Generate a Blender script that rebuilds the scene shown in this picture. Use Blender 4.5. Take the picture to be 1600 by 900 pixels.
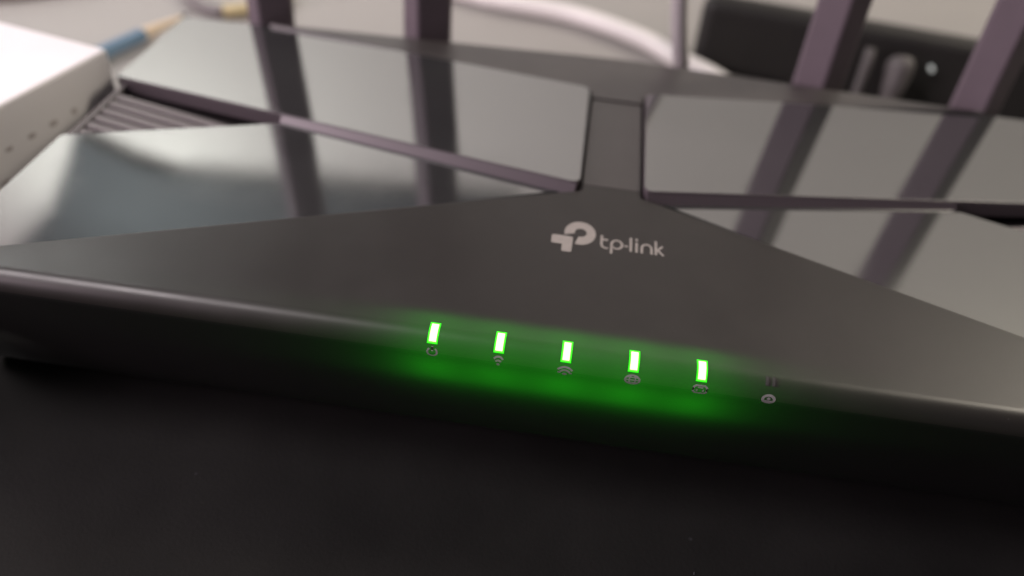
import bpy, math, random
from mathutils import Vector, Matrix
random.seed(7)
for o in list(bpy.data.objects):
    bpy.data.objects.remove(o)
S = bpy.context.scene
COL = S.collection
TOP = 40.0                       # the router's top plane stands 40 mm above the desk


def P(x, y, z):                  # millimetres measured from the router's top front edge -> metres
    return Vector((x * .001, y * .001, (z + TOP) * .001))


# ------------------------------------------------------------------ camera
cd = bpy.data.cameras.new('camera')
cam = bpy.data.objects.new('camera', cd)
COL.objects.link(cam)
right = Vector((0.98943132, 0.12536204, 0.07286984))
down = Vector((0.1362865, -0.63239426, -0.76256376))
fwd = Vector((-0.04951408, 0.76443565, -0.64279584))
m = Matrix((right, -down, -fwd)).transposed().to_4x4()
m.translation = P(-9.88889, -106.69693, 102.48034)
cam.matrix_world = m
cd.sensor_width = 36.0
cd.lens = 1300 / 1600 * 36.0
cd.clip_start = .005
cd.clip_end = 20
cd.dof.use_dof = True
cd.dof.focus_distance = .149
cd.dof.aperture_fstop = 7.5
S.camera = cam

# ------------------------------------------------------------------ world and lamps
W = bpy.data.worlds.new('World')
S.world = W
W.use_nodes = True
W.node_tree.nodes['Background'].inputs['Color'].default_value = (.9, .95, 1, 1)
W.node_tree.nodes['Background'].inputs['Strength'].default_value = .035


def area(name, loc, target, size, power, col, sy=None):
    d = bpy.data.lights.new(name, 'AREA')
    d.energy = power
    d.color = col
    d.size = size
    if sy:
        d.shape = 'RECTANGLE'
        d.size_y = sy
    o = bpy.data.objects.new(name, d)
    COL.objects.link(o)
    o.location = P(*loc)
    o.rotation_euler = (P(*target) - P(*loc)).to_track_quat('-Z', 'Y').to_euler()
    return o


area('window_light', (-890, -390, 330), (-40, 60, 0), .42, 7.6, (1.0, .80, .88))
area('lamp_left', (-440, -70, 590), (-120, 60, 0), .22, 3.0, (1.0, .90, .92))
area('wall_fill_light', (-420, 320, 345), (-375, 470, 120), .12, .98, (.97, 1.0, .97))  # added unseen light that brightens the left wall for the panel reflections
area('right_fill_light', (650, 455, 610), (190, 300, -40), .25, 7.4, (1.0, .90, .76))  # added fill that lifts the right-hand desk, wall and panels

S.view_settings.view_transform = 'Standard'
S.view_settings.look = 'None'
S.view_settings.gamma = 1
S.view_settings.exposure = 0
S.render.engine = 'CYCLES'
S.cycles.use_denoising = True
S.cycles.max_bounces = 6
S.cycles.sample_clamp_indirect = 4


# ------------------------------------------------------------------ materials
def mat(name, col, rough=.5, ior=1.5, metal=0, noise=None, bump=None, rough_noise=None, emit=None, spec_tint=None, tr=0):
    M = bpy.data.materials.new(name)
    M.use_nodes = True
    nt = M.node_tree
    b = nt.nodes['Principled BSDF']
    b.inputs['Base Color'].default_value = (*col, 1)
    b.inputs['Roughness'].default_value = rough
    b.inputs['IOR'].default_value = ior
    b.inputs['Metallic'].default_value = metal
    if spec_tint:
        b.inputs['Specular Tint'].default_value = (*spec_tint, 1)
    tc = nt.nodes.new('ShaderNodeTexCoord')

    def tex(scale, detail=5):
        n = nt.nodes.new('ShaderNodeTexNoise')
        n.inputs['Scale'].default_value = scale
        n.inputs['Detail'].default_value = detail
        nt.links.new(tc.outputs['Object'], n.inputs['Vector'])
        return n
    if noise:
        sc, amt = noise
        n = tex(sc)
        r = nt.nodes.new('ShaderNodeMapRange')
        r.inputs['To Min'].default_value = 1 - amt
        r.inputs['To Max'].default_value = 1 + amt
        mx = nt.nodes.new('ShaderNodeMix')
        mx.data_type = 'RGBA'
        mx.blend_type = 'MULTIPLY'
        mx.inputs[0].default_value = 1
        mx.inputs[6].default_value = (*col, 1)
        nt.links.new(n.outputs['Fac'], r.inputs['Value'])
        nt.links.new(r.outputs[0], mx.inputs[7])
        nt.links.new(mx.outputs[2], b.inputs['Base Color'])
    if rough_noise:
        sc, lo, hi = rough_noise
        n = tex(sc)
        r = nt.nodes.new('ShaderNodeMapRange')
        r.inputs['From Min'].default_value = .35
        r.inputs['From Max'].default_value = .7
        r.inputs['To Min'].default_value = lo
        r.inputs['To Max'].default_value = hi
        nt.links.new(n.outputs['Fac'], r.inputs['Value'])
        nt.links.new(r.outputs[0], b.inputs['Roughness'])
    if bump:
        sc, st, dist = bump
        n = tex(sc, 3)
        bp = nt.nodes.new('ShaderNodeBump')
        bp.inputs['Strength'].default_value = st
        bp.inputs['Distance'].default_value = dist
        nt.links.new(n.outputs['Fac'], bp.inputs['Height'])
        nt.links.new(bp.outputs[0], b.inputs['Normal'])
    if emit:
        b.inputs['Emission Color'].default_value = (*emit[0], 1)
        b.inputs['Emission Strength'].default_value = emit[1]
    return M


M_matte = mat('matte_black_plastic', (.0215, .0184, .0174), .40, 1.58, noise=(180, .18), bump=(5200, .25, .00004), rough_noise=(60, .36, .44))
M_front = mat('shaded_front_plastic', (.0105, .0098, .0100), .5, 1.4, noise=(90, .25))  # shade of the front face put into colour, darker than the top plastic
M_bridge = mat('satin_bridge_plastic', (.034, .029, .028), .42, 1.95, noise=(150, .12), rough_noise=(50, .38, .47))

for _m in (M_matte, M_front):      # translucency added to the shell so the inner lamps' glow shows
    _n = _m.node_tree
    _tr = _n.nodes.new('ShaderNodeBsdfTranslucent')
    _tr.inputs['Color'].default_value = (.5, .5, .5, 1)
    _mx = _n.nodes.new('ShaderNodeMixShader')
    _mx.inputs[0].default_value = .04
    _n.links.new(_n.nodes['Principled BSDF'].outputs[0], _mx.inputs[1])
    _n.links.new(_tr.outputs[0], _mx.inputs[2])
    _n.links.new(_mx.outputs[0], _n.nodes['Material Output'].inputs['Surface'])
M_gloss = mat('glossy_black_panel', (.030, .032, .032), .1, 3.9, rough_noise=(32, .05, .12))
M_edge = mat('satin_panel_edge', (.078, .064, .072), .38, 1.6)
M_vent = mat('vent_plastic', (.15, .135, .135), .5, 1.5)
M_dark = mat('deep_black_plastic', (.035, .031, .032), .6, 1.4)
M_ant = mat('antenna_plastic', (.13, .105, .121), .55, 1.22, noise=(120, .12))
M_print = mat('pale_grey_print', (.31, .285, .265), .45, 1.5, noise=(900, .12))
M_icon = mat('icon_print', (.30, .30, .29), .5, 1.5, noise=(900, .35))
M_led = mat('lit_green_led', (.2, .8, .15), .4, emit=((.42, 1.0, .24), 4.0))
M_ledrim = mat('green_led_rim', (.02, .5, .01), .4, emit=((.02, 1.0, .004), .75))
M_ledmid = mat('led_diffuser', (.05, .6, .03), .4, emit=((.10, 1.0, .03), 1.6))
M_ledoff = mat('unlit_led_window', (.055, .055, .052), .35)
M_desk = mat('pale_desk_laminate', (.335, .322, .305), .45, 1.45, noise=(14, .07), bump=(300, .1, .0002))
M_wall = mat('painted_wall', (.755, .775, .715), .8, noise=(6, .05))
M_mat = mat('black_desk_mat', (.0108, .0104, .010), .75, 1.25, noise=(32, .7), bump=(1500, .35, .0002))
M_box = mat('white_box_plastic', (.88, .855, .865), .5, 1.5, noise=(40, .03))
M_hole = mat('dark_vent_hole', (.50, .455, .445), .8)
M_blue = mat('blue_pencil_paint', (.07, .165, .28), .4, 1.5)
M_wood = mat('pencil_wood', (.72, .58, .42), .7, noise=(200, .15))
M_lead = mat('pencil_lead', (.05, .05, .06), .4)
M_wcab = mat('white_cable_jacket', (.80, .775, .75), .45, 1.5)
M_gcab = mat('grey_cable_jacket', (.40, .375, .38), .5, 1.5)
M_pcab = mat('dull_grey_jacket', (.17, .155, .155), .5)
M_tcab = mat('taupe_cable_jacket', (.33, .28, .25), .5)
M_yel = mat('yellow_connector', (.56, .47, .27), .5)
M_dev = mat('black_device_casing', (.018, .017, .016), .55, 1.45, noise=(60, .3))
M_plug = mat('grey_plug_rubber', (.11, .10, .10), .55)
M_spark = mat('white_dot', (.8, .82, .8), .3, emit=((.9, 1, .95), .3))
M_silhouette = mat('slate_grey_silhouette', (.060, .072, .076), .9, noise=(30, .15))
M_lint = mat('lint', (.07, .072, .08), .9)




def specks(M, scale, size, keep, col):
    """sparse settled dust: tiny pale dots mixed into the base colour"""
    nt = M.node_tree
    b = nt.nodes['Principled BSDF']
    tc = nt.nodes.new('ShaderNodeTexCoord')
    v = nt.nodes.new('ShaderNodeTexVoronoi')
    v.inputs['Scale'].default_value = scale
    nt.links.new(tc.outputs['Object'], v.inputs['Vector'])
    lt = nt.nodes.new('ShaderNodeMath')
    lt.operation = 'LESS_THAN'
    lt.inputs[1].default_value = size
    nt.links.new(v.outputs['Distance'], lt.inputs[0])
    sp = nt.nodes.new('ShaderNodeSeparateColor')
    nt.links.new(v.outputs['Color'], sp.inputs[0])
    l2 = nt.nodes.new('ShaderNodeMath')
    l2.operation = 'LESS_THAN'
    l2.inputs[1].default_value = keep
    nt.links.new(sp.outputs[0], l2.inputs[0])
    mu = nt.nodes.new('ShaderNodeMath')
    mu.operation = 'MULTIPLY'
    nt.links.new(lt.outputs[0], mu.inputs[0])
    nt.links.new(l2.outputs[0], mu.inputs[1])
    mx = nt.nodes.new('ShaderNodeMix')
    mx.data_type = 'RGBA'
    base = b.inputs['Base Color']
    if base.is_linked:
        nt.links.new(base.links[0].from_socket, mx.inputs[6])
    else:
        mx.inputs[6].default_value = base.default_value
    mx.inputs[7].default_value = (*col, 1)
    nt.links.new(mu.outputs[0], mx.inputs[0])
    nt.links.new(mx.outputs[2], base)


specks(M_gloss, 260, .045, .10, (.16, .16, .155))
specks(M_matte, 240, .05, .07, (.09, .088, .085))
specks(M_mat, 170, .06, .12, (.028, .028, .03))


# ------------------------------------------------------------------ helpers
def link(name, me, parent=None):
    o = bpy.data.objects.new(name, me)
    COL.objects.link(o)
    if parent:
        o.parent = parent
    return o


def world_of(o):
    v = Vector((0, 0, 0))
    while o:
        v += o.location
        o = o.parent
    return v


def mesh(name, verts, faces, material, parent=None, origin=None, smooth=False, bevel=None, segs=2):
    """verts in the router millimetre frame"""
    org = world_of(parent) if parent else (P(*origin) if origin else Vector((0, 0, 0)))
    me = bpy.data.meshes.new(name)
    me.from_pydata([tuple(P(*v) - org) for v in verts], [], faces)
    me.validate()
    import bmesh
    bm = bmesh.new()
    bm.from_mesh(me)
    bmesh.ops.recalc_face_normals(bm, faces=bm.faces)
    bm.to_mesh(me)
    bm.free()
    me.materials.append(material)
    if smooth:
        me.shade_smooth()
    o = link(name, me, parent)
    if not parent:
        o.location = org
    if bevel:
        md = o.modifiers.new('bevel', 'BEVEL')
        md.width = bevel * .001
        md.segments = segs
        md.limit_method = 'ANGLE'
        md.angle_limit = math.radians(28)
        md.harden_normals = False
    return o


def prism(top, bot):
    n = len(top)
    return list(top) + list(bot), [tuple(range(n)), tuple(range(2 * n - 1, n - 1, -1))] + \
        [(i, (i + 1) % n, n + (i + 1) % n, n + i) for i in range(n)]


def join(parts):
    V, F = [], []
    for v, f in parts:
        k = len(V)
        V += list(v)
        F += [tuple(i + k for i in q) for q in f]
    return V, F


def box(x0, x1, y0, y1, z0, z1):
    return prism([(x0, y0, z1), (x1, y0, z1), (x1, y1, z1), (x0, y1, z1)],
                 [(x0, y0, z0), (x1, y0, z0), (x1, y1, z0), (x0, y1, z0)])


def smooth_path(pts, n=8):
    pts = [Vector(p) for p in pts]
    q = [2 * pts[0] - pts[1]] + pts + [2 * pts[-1] - pts[-2]]
    out = []
    for i in range(1, len(q) - 2):
        a, b, c, d = q[i - 1:i + 3]
        for k in range(n):
            t = k / n
            out.append(.5 * ((2 * b) + (c - a) * t + (2 * a - 5 * b + 4 * c - d) * t * t + (3 * b - a - 3 * c + d) * t ** 3))
    out.append(pts[-1])
    return out


def tube(path, r, seg=14):
    path = [Vector(p) for p in path]
    V, F = [], []
    n = len(path)
    up = None
    for i, p in enumerate(path):
        t = (path[min(i + 1, n - 1)] - path[max(i - 1, 0)]).normalized()
        if up is None:
            up = Vector((0, 0, 1)) if abs(t.z) < .9 else Vector((0, 1, 0))
        a = t.cross(up).normalized()
        b = a.cross(t).normalized()
        up = b
        rr = r[i] if isinstance(r, (list, tuple)) else r
        for k in range(seg):
            an = 2 * math.pi * k / seg
            V.append(tuple(p + rr * (math.cos(an) * a + math.sin(an) * b)))
    for i in range(n - 1):
        for k in range(seg):
            k2 = (k + 1) % seg
            F.append((i * seg + k, i * seg + k2, (i + 1) * seg + k2, (i + 1) * seg + k))
    F.append(tuple(range(seg - 1, -1, -1)))
    F.append(tuple((n - 1) * seg + k for k in range(seg)))
    return V, F


def empty(name, loc, label, cat, group=None):
    o = bpy.data.objects.new(name, None)
    COL.objects.link(o)
    o.location = P(*loc)
    return tag(o, label, cat, group)


def tag(o, label, cat, group=None):
    o['label'] = label
    o['category'] = cat
    if group:
        o['group'] = group
    return o


def struct(o):
    o['kind'] = 'structure'
    return o


# ------------------------------------------------------------------ setting: desk, wall
struct(mesh('desk', *box(-900, 900, -420, 476, -70, -40), M_desk, bevel=2))
struct(mesh('wall', *box(-1500, 1500, 478, 520, -760, 1300), M_wall))
struct(mesh('floor', *box(-2500, 2500, -2500, 520, -780, -762), M_wall))

tag(mesh('desk_mat', *box(-420, 420, -300, 60, -39.9, -38.4), M_mat, bevel=.5),
    'thin matte black desk mat under the front of the router', 'desk mat')

# ------------------------------------------------------------------ the router
HW = 131.0
router = empty('router', (0, 62, -40), 'black wireless router with four antennas and five lit green lights', 'router')

R0, YC, ZC = 3.5, 1.8, -3.5
AMAX = math.radians(109)


def prof(s, off=0.0):
    """front section of the housing: s mm measured round the front edge from the top"""
    r = R0 + off
    if s <= 0:
        return YC - s, off
    a = s / R0
    if a <= AMAX:
        return YC - r * math.sin(a), ZC + r * math.cos(a)
    t = s - R0 * AMAX
    return YC - r * math.sin(AMAX) - math.cos(AMAX) * t, ZC + r * math.cos(AMAX) - math.sin(AMAX) * t


def matte_edge(x):
    return 52.5 - .42 * (abs(x) - 6.8)


# top plate with the rounded front edge
def top_plate():
    b = .35
    zb = -10
    outline = [(127.5, YC, 0), (6.8, 52.6, 0), (6.8, 54.6, 0), (-6.8, 54.6, 0), (-6.8, 52.6, 0), (-127.5, YC, 0)]
    # inner ring, eased edge ring, bottom ring
    inner = [(126.6, YC, 0), (6.8 - b, 52.6 - b * 1.2, 0), (6.8 - b, 54.6, 0), (-6.8 + b, 54.6, 0), (-6.8 + b, 52.6 - b * 1.2, 0), (-126.6, YC, 0)]
    V = list(inner)
    V += [(x, y, -b * .4) if i not in (0, 5) else (x - .25 * (1 if x > 0 else -1), y, -.03) for i, (x, y, z) in enumerate(
        [(127.5, YC, 0), (6.8 - .1, 52.6 - .12, 0), (6.7, 54.6, 0), (-6.7, 54.6, 0), (-6.7, 52.48, 0), (-127.5, YC, 0)])]
    V += [(x, y, -b) for x, y, z in outline]
    V += [(x, y, zb) for x, y, z in outline]
    F = [(0, 1, 2, 3, 4, 5)]
    for ring in range(3):
        for i in range(5):
            a = ring * 6
            F.append((a + i, a + i + 1, a + 6 + i + 1, a + 6 + i))
    return V, F


def front_skin():
    V, F = [], []
    xs = [-HW, -130.6, -128, -126.6, -90, -60, -30, 0, 30, 60, 90, 126.6, 128, 130.6, HW]
    ss = [R0 * AMAX * i / 22 for i in range(23)] + [R0 * AMAX + d for d in (4, 12, 22, 35.2)]
    rows = [prof(s) for s in ss[:-1]]
    y1, z1 = prof(R0 * AMAX + 26.5)
    y2, z2 = prof(R0 * AMAX + 35.2)
    rows.append((y1, z1))
    for t in (.2, .4, .6, .8, 1.0):            # the face rolls under at its foot
        a = (1 - t) ** 2, 2 * t * (1 - t), t * t
        rows.append((a[0] * y1 + a[1] * y2 + a[2] * (y2 + 5.5), a[0] * z1 + a[1] * z2 + a[2] * (z2 + .25)))
    for y, z in rows:
        for x in xs:
            V.append((x, y, z))
    n = len(xs)
    for j in range(len(rows) - 1):
        for i in range(n - 1):
            F.append((j * n + i, j * n + i + 1, (j + 1) * n + i + 1, (j + 1) * n + i))
    return V, F


housing = mesh('housing', *top_plate(), M_matte, router)
fs = mesh('front_shell', *front_skin(), M_matte, router, smooth=True)
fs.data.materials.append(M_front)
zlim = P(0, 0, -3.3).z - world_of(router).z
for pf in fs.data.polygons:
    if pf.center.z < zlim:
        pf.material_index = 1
yb, zb = prof(R0 * AMAX + 32.9)
BAF = [(-112, 5.1), (112, 5.1), (8, 49), (-8, 49)]      # hidden baffle added to keep the lights' glow off the top plate
mesh('tray', *join([
    prism([(-HW, 15.0, -9.5), (HW, 15.0, -9.5), (HW, 122.4, -9.5), (-HW, 122.4, -9.5)],
          [(-HW + 6, 15, -36), (HW - 6, 15, -36), (HW - 6, 116, -36), (-HW + 6, 116, -36)]),
    box(-HW + .2, HW - .2, yb + 5, 16, -36.6, -35.8),
    prism([(x, y, -2.2) for x, y in BAF], [(x, y, -2.8) for x, y in BAF]),
    box(-HW + 8, HW - 8, 4.6, 10, -10.8, -10.2)]), M_dark, router, bevel=.6)  # last box: hidden baffle added so the glow fades down the front
for sx in (-1, 1):
    x0, x1 = sorted((sx * (HW + .1), sx * (HW - 1.4)))
    mesh('side_rim', *box(x0, x1, 4, 122.2, -9.45, -6.0), M_vent, router, bevel=.3)
mesh('bridge', *box(-6.75, 6.75, 54.7, 97.1, -9.4, .05), M_bridge, router, bevel=.3)
rs = [(-6.9, 97.24), (0, 97.24), (6.9, 97.24), (7.0, 101.0), (104, 122.9), (104, 123.2), (0, 123.2), (-104, 123.2), (-104, 122.9), (-7.0, 101.0)]
rv = [(x, y, .45 - .024 * max(0, abs(x) - 7)) for x, y in rs]
rbv = [(x, y, -9.4) for x, y in rs]
nr = len(rs)
mesh('rear_strip', rv + rbv, [(0, 1, 6, 7, 8, 9), (1, 2, 3, 4, 5, 6)] + [(i, (i + 1) % nr, nr + (i + 1) % nr, nr + i) for i in range(nr)],
     M_bridge, router, bevel=.15)


def rz(x):
    return 1.5 - .0437 * (abs(x) - 6)


def fz(x):
    return -.9 - .035 * (abs(x) - 6)


def rear_edge_low(x):
    return 53.0 + .2508 * (x - 7.2)


for sx in (-1, 1):
    top = [(8.0, 53.6), (9.2, 53.5), (132.2, 84.4), (131.8, 125.0), (104, 123.4), (9.6, 101.6), (8.2, 100.8), (7.5, 99.4), (7.2, 55.0)]
    bot = [(8.0, 53.5), (9.2, 53.4), (132.2, 84.3), (131.8, 125.0), (104, 123.4), (9.6, 101.6), (8.2, 100.8), (7.5, 99.4), (7.2, 54.9)]
    t3 = [(sx * x, y, rz(x)) for x, y in top]
    b3 = [(sx * x, y, rz(x) - 4.2) for x, y in bot]
    rp = mesh('rear_panel', *prism(t3, b3), M_gloss, router, bevel=.16, segs=2)
    rp.data.materials.append(M_edge)
    rp.modifiers['bevel'].material = 1
    for pf in rp.data.polygons:
        if abs(pf.normal.z) < .6:
            pf.material_index = 1
    # satin trim sloping from the raised panel down to the lower one
    xa, xb = 8.0, 83.0
    prt = []
    for x in (xa, xb):
        y = rear_edge_low(x) - .02
        prt.append([(sx * x, y, rz(x) - .35), (sx * (x + .45), y - 1.5, rz(x) - 3.1), (sx * x, y, rz(x) - 4.0)])
    mesh('edge_trim', prt[0] + prt[1], [(0, 1, 2), (5, 4, 3), (0, 3, 4, 1), (1, 4, 5, 2), (2, 5, 3, 0)], M_edge, router, bevel=.1)
    f = [(9.6, 52.0), (82.5, 70.7), (131.6, 55.2), (131.6, matte_edge(131.6) + 1.7), (10.4, matte_edge(10.4) + 1.7)]
    f = [(10.8, 52.2), (82.5, 70.6), (131.6, 55.2)] + [(x, matte_edge(x) + .85 - (1.2 - .0035 * x) * fz(x)) for x in (131.6, 12.6)]
    mesh('front_panel', *prism([(sx * x, y, fz(x)) for x, y in f], [(sx * x, y, fz(x) - 2.5) for x, y in f]), M_gloss, router, bevel=.25)
    # vent slats between the two panels
    for k in range(7):
        y0 = 79.6 - 3.7 * k
        # from the rim inwards, parallel to the raised panel, until the lower panel's edge
        xr = 129.4
        xl = (y0 - .285 * 130 * 0 - 55.2 + .0) / .315    # run along the slat
        # lower panel edge: y = 55.4+0.3137*(131.6-x); slat: y = y0-0.26*(131-x)
        d = (y0 - 56.4) / (.3137 + .26)
        if d < 3:
            continue
        d = min(d, 46)
        xi = 131 - d
        w = 2.5
        pts = [(xr, y0 - .26 * (131 - xr)), (xr, y0 - .26 * (131 - xr) - w), (xi + w * 1.6, y0 - .26 * (d - w * 1.6) - w), (xi, y0 - .26 * d)]
        mesh('slat', *prism([(sx * x, y, -6.2) for x, y in pts], [(sx * x, y, -9.4) for x, y in pts]), M_vent, router, bevel=.2, segs=1)

# antennas
for x, ridge in ((-106, -1.6), (-57.8, -1.8), (58.6, 0.2), (104.6, .2)):
    y = 129.5

    def ring(z, s):
        return [(x - 7.3 * s, y, z), (x - 6.6 * s, y - 1.2 * s, z), (x + ridge - .4, y - 5.6 * s, z), (x + ridge + .4, y - 5.6 * s, z), (x + 6.6 * s, y - 1.2 * s, z), (x + 7.3 * s, y, z), (x + 4.5 * s, y + 3.6 * s, z), (x - 4.5 * s, y + 3.6 * s, z)]
    rings = [ring(-16, .9), ring(-10, 1.0), ring(60, 1.0), ring(135, .86), ring(150, .74), ring(152, .6)]
    V = [v for r in rings for v in r]
    F = [tuple(range(7, -1, -1)), tuple(range(40, 48))]
    for j in range(5):
        for i in range(8):
            F.append((j * 8 + i, j * 8 + (i + 1) % 8, j * 8 + 8 + (i + 1) % 8, j * 8 + 8 + i))
    an = mesh('antenna', V, F, M_ant, router, bevel=.25)
    hv, hf = tube([(x - 6.5, y, -20), (x + 6.5, y, -20)], 4.2, 20)
    bv, bf = box(x - 4.5, x + 4.5, 122.6, y - 1, -24, -16.5)
    mesh('hinge', *join([(hv, hf), (bv, bf)]), M_ant, an)

# raised mark on the top
def ell(cx, cy, rx, ry, a0, a1, n=40):
    return [(cx + rx * math.cos(math.radians(a0 + (a1 - a0) * i / n)), cy + ry * math.sin(math.radians(a0 + (a1 - a0) * i / n))) for i in range(n + 1)]


def ribbon(outer, inner, z):
    n = len(outer)
    V = [(x, y, z) for x, y in outer] + [(x, y, z) for x, y in inner]
    F = [(i, i + 1, n + i + 1, n + i) for i in range(n - 1)]
    return V, F


def stroke(pts, w, z, ww=None):
    """a polyline of constant width with mitred joints; ww = width measured across x (perspective free)"""
    pts = [Vector((a, b)) for a, b in pts]
    n = len(pts)
    L, Rr = [], []
    for i, p in enumerate(pts):
        d0 = (p - pts[i - 1]).normalized() if i else (pts[1] - p).normalized()
        d1 = (pts[i + 1] - p).normalized() if i < n - 1 else d0
        nn = Vector((-(d0.y + d1.y), d0.x + d1.x))
        nn = nn.normalized()
        k = max(.35, nn.dot(Vector((-d0.y, d0.x))))
        L.append(p + nn * w / 2 / k)
        Rr.append(p - nn * w / 2 / k)
    V = [(q.x, q.y, z) for q in L] + [(q.x, q.y, z) for q in Rr]
    return V, [(i, i + 1, n + i + 1, n + i) for i in range(n - 1)]


def round_poly(pts, z, r=.35, n=5):
    out = []
    N = len(pts)
    for i in range(N):
        a, b, c = Vector(pts[i - 1]), Vector(pts[i]), Vector(pts[(i + 1) % N])
        p0 = b + (a - b).normalized() * r
        p1 = b + (c - b).normalized() * r
        for k in range(n + 1):
            t = k / n
            q = (1 - t) ** 2 * p0 + 2 * t * (1 - t) * b + t * t * p1
            out.append((q.x, q.y, z))
    return out, [tuple(range(len(out)))]


Z = .03
cx, cy = -5.95, 35.9
emblem = [
    # bowl: starts on the stem's left, runs over the top and back under to a cut beside the stem
    ribbon(ell(cx, cy, 3.3, 4.05, 196, -106, 60), ell(cx + .12, cy + .15, 1.25, 1.45, 196, -106, 60), Z),
    round_poly([(-9.45, 34.4), (-9.45, 28.95), (-7.38, 28.95), (-7.3, 34.2)], Z + .006, .45),
    round_poly([(-11.75, 34.35), (-11.75, 31.4), (-8.4, 31.4), (-8.4, 34.35)], Z + .012, .5),
]
mesh('emblem', *join(emblem), M_print, router)

bl, xh, asc, w = 31.85, 35.0, 36.5, .52
lt = []
k = [0]


def st(pts, ww=w):
    k[0] += 1
    lt.append(stroke(pts, ww, Z + .003 * (k[0] % 7)))


st([(-1.35, 36.2), (-1.35, 33.0), (-1.1, 32.2), (-.5, 31.9), (.05, 31.95)])                 # t
st([(-1.1, 34.75), (-.05, 34.75)], .6)
st([(.75, 30.2), (.75, 33.6)] + ell(1.85, 33.55, 1.1, 1.45, 180, -150, 18)[1:])              # p
st([(3.45, 33.4), (4.15, 33.4)], .6)                                                        # hyphen
st([(4.75, 31.75), (4.75, 36.6)])                                                           # l
st([(5.95, 31.75), (5.95, 35.1)])                                                           # i
st([(5.95, 35.75), (5.95, 36.5)], .56)
st([(7.05, 31.75), (7.05, 33.6)] + ell(8.05, 33.55, 1.0, 1.4, 180, 0, 14)[1:] + [(9.05, 31.75)])  # n
st([(9.95, 31.75), (9.95, 36.6)])                                                           # k
st([(11.35, 35.0), (10.35, 33.45), (11.55, 31.75)])
mesh('lettering', *join(lt), M_print, router)

# six light windows on the rounded edge, the last one off
PITCH = 12.005


def patch(x0, x1, s0, s1, off, ns=14, thick=0.0):
    V, F = [], []
    for j in range(ns + 1):
        s = s0 + (s1 - s0) * j / ns
        y, z = prof(s, off)
        y2, z2 = prof(s, -.3)
        V += [(x0, y, z), (x1, y, z), (x1, y2, z2), (x0, y2, z2)]
    for j in range(ns):
        a = 4 * j
        F += [(a, a + 1, a + 5, a + 4), (a + 1, a + 2, a + 6, a + 5), (a + 3, a, a + 4, a + 7)]
    F += [(0, 1, 2, 3), (4 * ns, 4 * ns + 1, 4 * ns + 2, 4 * ns + 3)]
    return V, F


for i in range(6):
    x = (i - 2.5) * PITCH
    lit = i < 5
    if lit:
        led = mesh('indicator_light', *patch(x - .96, x + .96, -.75, 3.55, .06), M_ledrim, router, smooth=False)
        mesh('lens', *patch(x - .62 - .02 * math.sin(i * 2.1), x + .62 + .02 * math.cos(i * 1.7), -.32, 3.12, .13), M_led, led)
        mesh('diffuser', *patch(x - .80, x + .80, -.58, 3.38, .095), M_ledmid, led)
        ld = bpy.data.lights.new('led_glow_light', 'POINT')  # hidden lamp added behind the shell for the halo round the LED
        ld.energy = (.0128, .0120, .0137, .0135, .0125)[i]
        ld.color = (.03, 1.0, .015)
        ld.shadow_soft_size = .0036
        lo = bpy.data.objects.new('led_glow_light', ld)
        COL.objects.link(lo)
        lo.parent = led
        lo.location = P(x, 6.0, -6.4) - world_of(led)
    else:
        led = mesh('indicator_light', *join([patch(x - .9, x - .35, .9, 2.6, .03), patch(x + .25, x + .8, .9, 2.6, .03)]), M_ledoff, router)
        led['label'] = 'unlit grey light window'


# printed symbols below the lights, wrapped round the edge
def wrap(V, F, x, s0):
    """local (u right, v up) -> on the housing"""
    out = []
    for u, v, o in V:
        y, z = prof(s0 - v, .02 + o)
        out.append((x + u, y, z))
    return out, F


def ring2(cx, cy, rx, ry, w, a0, a1, o=0, n=28):
    return ribbon(ell(cx, cy, rx, ry, a0, a1, n), ell(cx, cy, rx - w, ry - w, a0, a1, n), o)


def disc(cx, cy, rx, ry, a0=0, a1=360, o=0, n=24):
    e = ell(cx, cy, rx, ry, a0, a1, n)
    V = [(cx, cy, o)] + [(a, b, o) for a, b in e]
    return V, [(0, i + 1, i + 2) for i in range(n)]


def icon(kind):
    if kind == 'power':
        return [ring2(0, -.1, 1.05, 1.05, .34, 125, 415), stroke([(0, .1), (0, 1.15)], .36, .004)]
    if kind == 'wifi':
        return [ring2(0, -1.0, 1.35, 2.1, .4, 45, 135), ring2(0, -1.0, .85, 1.3, .4, 45, 135, .004), disc(0, -.85, .3, .35)]
    if kind == 'wifi_wide':
        return [ring2(0, -1.2, 1.9, 2.1, .4, 40, 140), ring2(0, -1.2, 1.3, 1.45, .4, 40, 140, .004), disc(0, -.9, .45, .35), stroke([(-1.3, -.55), (-.75, -.55)], .35, .008), stroke([(.75, -.55), (1.3, -.55)], .35, .008)]
    if kind == 'globe':
        return [ring2(0, 0, 1.45, 1.15, .32, 0, 360), ring2(0, 0, .68, 1.1, .25, 0, 360, .004), stroke([(-1.2, 0), (1.2, 0)], .25, .008), stroke([(-1.0, .55), (1.0, .55)], .2, .012), stroke([(-1.0, -.55), (1.0, -.55)], .2, .012)]
    if kind == 'port':
        o = [(-1.35, .55), (-.8, 1.0), (.8, 1.0), (1.35, .55), (1.35, -.6), (.9, -1.0), (-.9, -1.0), (-1.35, -.6), (-1.35, .55)]
        return [ribbon(o, [(a * .74, b * .68) for a, b in o], 0), stroke([(-.55, -.45), (-.55, .05)], .28, .004), stroke([(.55, -.45), (.55, .05)], .28, .004), stroke([(-.5, .45), (.5, .45)], .25, .008)]
    return [ring2(0, 0, 1.25, 1.05, .5, 0, 360), disc(0, .1, .32, .3), stroke([(-.7, -.5), (.7, -.5)], .5, .006)]


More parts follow.
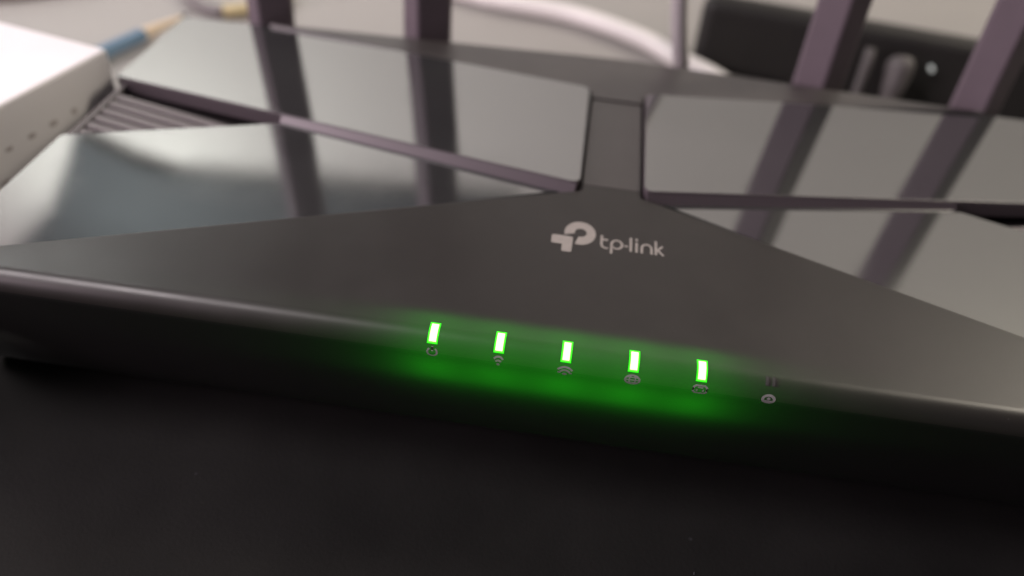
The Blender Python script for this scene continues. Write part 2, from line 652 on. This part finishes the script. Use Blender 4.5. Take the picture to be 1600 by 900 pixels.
for i, kd in enumerate(('power', 'wifi', 'wifi_wide', 'globe', 'port', 'shield')):
    parts = [wrap(v, f, (i - 2.5) * PITCH + .1, 5.1) for v, f in icon(kd)]
    mesh('printed_symbol', *join(parts), M_icon, router)

# ------------------------------------------------------------------ white box on the left
A = Vector((-137.2, 91.0))
sd = Vector((-.23, -.973)).normalized()
od = Vector((-sd.y * -1, sd.x)) * 1.0
od = Vector((sd.y, -sd.x)).normalized()            # away from the router
c4 = [A, A + sd * 130, A + sd * 130 + od * 110, A + od * 110]
bxr = empty('white_box', (*((c4[0] + c4[2]) / 2), -40), 'white plastic box with dark holes in its side, left of the router', 'box')
mesh('casing', *prism([(p.x, p.y, 0) for p in c4], [(p.x, p.y, -39.9) for p in c4]), M_box, bxr, bevel=1.0, segs=3)
nrm = Vector((-sd.y, sd.x))
if nrm.dot(Vector((1, 0))) < 0:
    nrm = -nrm
for r in range(3):
    for q in range(13):
        a = 16 + q * 7.2 + (r % 2) * 3.6
        z = -11 - r * 7.5
        p = A + sd * a
        t = sd
        o1 = nrm * .12
        pts = [(u, v) for u, v in ell(0, 0, .9 + .45 * abs(math.sin(q * 5.1 + r * 2.3)), .55 + .3 * abs(math.cos(q * 3.7 + r)), 0, 330, 11)]
        top = [tuple((p + t * u + o1).to_3d() + Vector((0, 0, z + v))) for u, v in pts]
        bt = [tuple((p + t * u - nrm * .5).to_3d() + Vector((0, 0, z + v))) for u, v in pts]
        mesh('vent_hole', *prism(top, bt), M_hole, bxr)

# ------------------------------------------------------------------ pencil
pa, pb = Vector((-196, 118, -36.4)), Vector((-176, 176, -36.4))
pd = (pb - pa).normalized()
pen = empty('pencil', tuple(pa), 'blue pencil with a bare wooden tip lying on the desk behind the white box', 'pencil')
mesh('shaft', *tube([pa - pd * 60, pb], 2.6, 6), M_blue, pen)
mesh('wooden_tip', *tube([pb, pb + pd * 1, pb + pd * 20], [2.55, 2.5, .75], 12), M_wood, pen)
mesh('lead', *tube([pb + pd * 20, pb + pd * 25], [.98, .25], 8), M_lead, pen)

# ------------------------------------------------------------------ cables
lead = empty('patch_cable', (-168, 212, -40), 'thin grey cable curling on the desk with a yellow plug, behind the left antenna', 'cable')
mesh('jacket', *tube(smooth_path([(-205, 262, -36), (-190, 236, -37.4), (-176, 217, -37.4), (-166, 209, -37.4), (-157.5, 207, -37.4)]), 2.3), M_pcab, lead, smooth=True)
mesh('plug', *tube(smooth_path([(-157.5, 207, -37.2), (-150, 211, -37.0), (-143, 219, -36.6), (-138, 232, -36)]), 2.8), M_yel, lead, smooth=True)

tag(mesh('white_cable', *tube(smooth_path([(-150, 310, -36), (-100, 268, -35.8), (-62, 252, -35.6), (-49, 248, -35.4), (-17, 242, -35.2), (11, 226.5, -35.2), (27, 210, -35.4), (37.5, 201, -35.6), (45, 192, -36), (50, 180, -36.2), (52, 160, -36.2)]), 3.8, 18), M_wcab, origin=(0, 240, -40), smooth=True),
    'thick white cable curving across the desk behind the router', 'cable')
tag(mesh('grey_cable', *tube(smooth_path([(24, 123.5, -24), (24, 136, -25), (22, 139, -15), (19, 135.5, -4), (15.6, 134.5, 10), (12.5, 136, 30), (10, 142, 60), (8, 160, 100), (6, 200, 150), (5, 300, 190), (5, 470, 200)]), 2.45, 16), M_gcab, origin=(24, 124, -24), smooth=True),
    'slim grey cable rising from the back of the router past the white cable', 'cable')
tag(mesh('taupe_cable', *tube(smooth_path([(-320, 160, -37), (-262, 190, -37), (-235, 206, -37), (-215, 232, -37), (-205, 300, -37)]), 3.4), M_tcab, origin=(-262, 190, -40), smooth=True),
    'taupe cable on the desk in the far corner behind the white box', 'cable')

# ------------------------------------------------------------------ black device behind, right
fa = Vector((31.5, 212.5))
fd = Vector((.9867, -.1625))
fn = Vector((.1625, .9867))
dev = empty('device_box', (110, 208, -40), 'low black device box on the desk behind the right antennas', 'device')
c4 = [fa, fa + fd * 190, fa + fd * 190 + fn * 15, fa + fn * 15]
mesh('casing', *prism([(p.x + fn.x * 3 * (1 if i < 2 else 0), p.y + fn.y * 3 * (1 if i < 2 else 0), -12) for i, p in enumerate(c4)], [(p.x, p.y, -39.9) for p in c4]), M_dev, dev, bevel=4.5, segs=4)
lp = fa + fd * 86.6
mesh('indicator_light', *tube([(lp.x, lp.y - .9, -22), (lp.x + fn.x * 3, lp.y + fn.y * 3, -22)], .72, 12), M_spark, dev)  # small white dot with faint emission on the casing front

for pts, r, lab in (
    ([(104.2, 195.6, -19.6), (104.0, 193.4, -21.5), (103.2, 190.6, -27), (101.6, 187.6, -33), (98, 180, -38.2)], [4.6, 5.0, 4.2, 2.6, 1.6], 'rounded grey plug at the middle of the black device box'),
    ([(93, 197.4, -17), (92.4, 194.5, -20.5), (91.2, 191, -27.5), (89.8, 186.5, -34), (87, 178, -38.4)], [1.8, 1.9, 1.6, 1.6, 1.4], 'slim grey plug beside the bright antenna, in the black device box')):
    pp = smooth_path(pts, 6)
    rr = []
    for i in range(len(pp)):
        t = i / 6
        j = min(int(t), len(r) - 2)
        rr.append(r[j] + (r[j + 1] - r[j]) * (t - j))
    tag(mesh('plug', *tube(pp, rr, 14), M_plug, origin=pts[0], smooth=True), lab, 'plug', 'plugs in the black device box')

# ------------------------------------------------------------------ slate cloth added on the wall, shaped for the dark reflection in the left gloss
cl = [(-75, 279), (-370, 279), (-401, 271), (-433, 254), (-447, 246), (-462, 273), (-500, 330), (-540, 365), (-600, 420), (-640, 520), (-640, 760), (-75, 760)]
silhouette = tag(mesh('wall_silhouette', *prism([(x, 466 + 1.5 * math.sin(x * .05), z) for x, z in cl], [(x, 473, z) for x, z in cl]), M_silhouette, origin=(-300, 470, 500), bevel=1),
            'slate grey cloth added on the wall for the dark reflection in the left panel', 'silhouette')

# ------------------------------------------------------------------ lint on the mat and the front
V, F = [], []
for i in range(16):
    x, y = random.uniform(-70, 80), random.uniform(-75, -12)
    a = random.uniform(0, 6.28)
    L = random.uniform(.3, 1.1)
    pth = [(x + L * t * math.cos(a + t * .8), y + L * t * math.sin(a + t * .8), -38.25 + .15 * math.sin(3 * t)) for t in (0, .35, .7, 1)]
    v, f = tube(pth, .06, 4)
    kk = len(V)
    V += v
    F += [tuple(q + kk for q in ff) for ff in f]
li = mesh('lint', V, F, M_lint, origin=(0, -40, -38))
li['kind'] = 'stuff'
li['label'] = 'pale lint specks on the black desk mat'
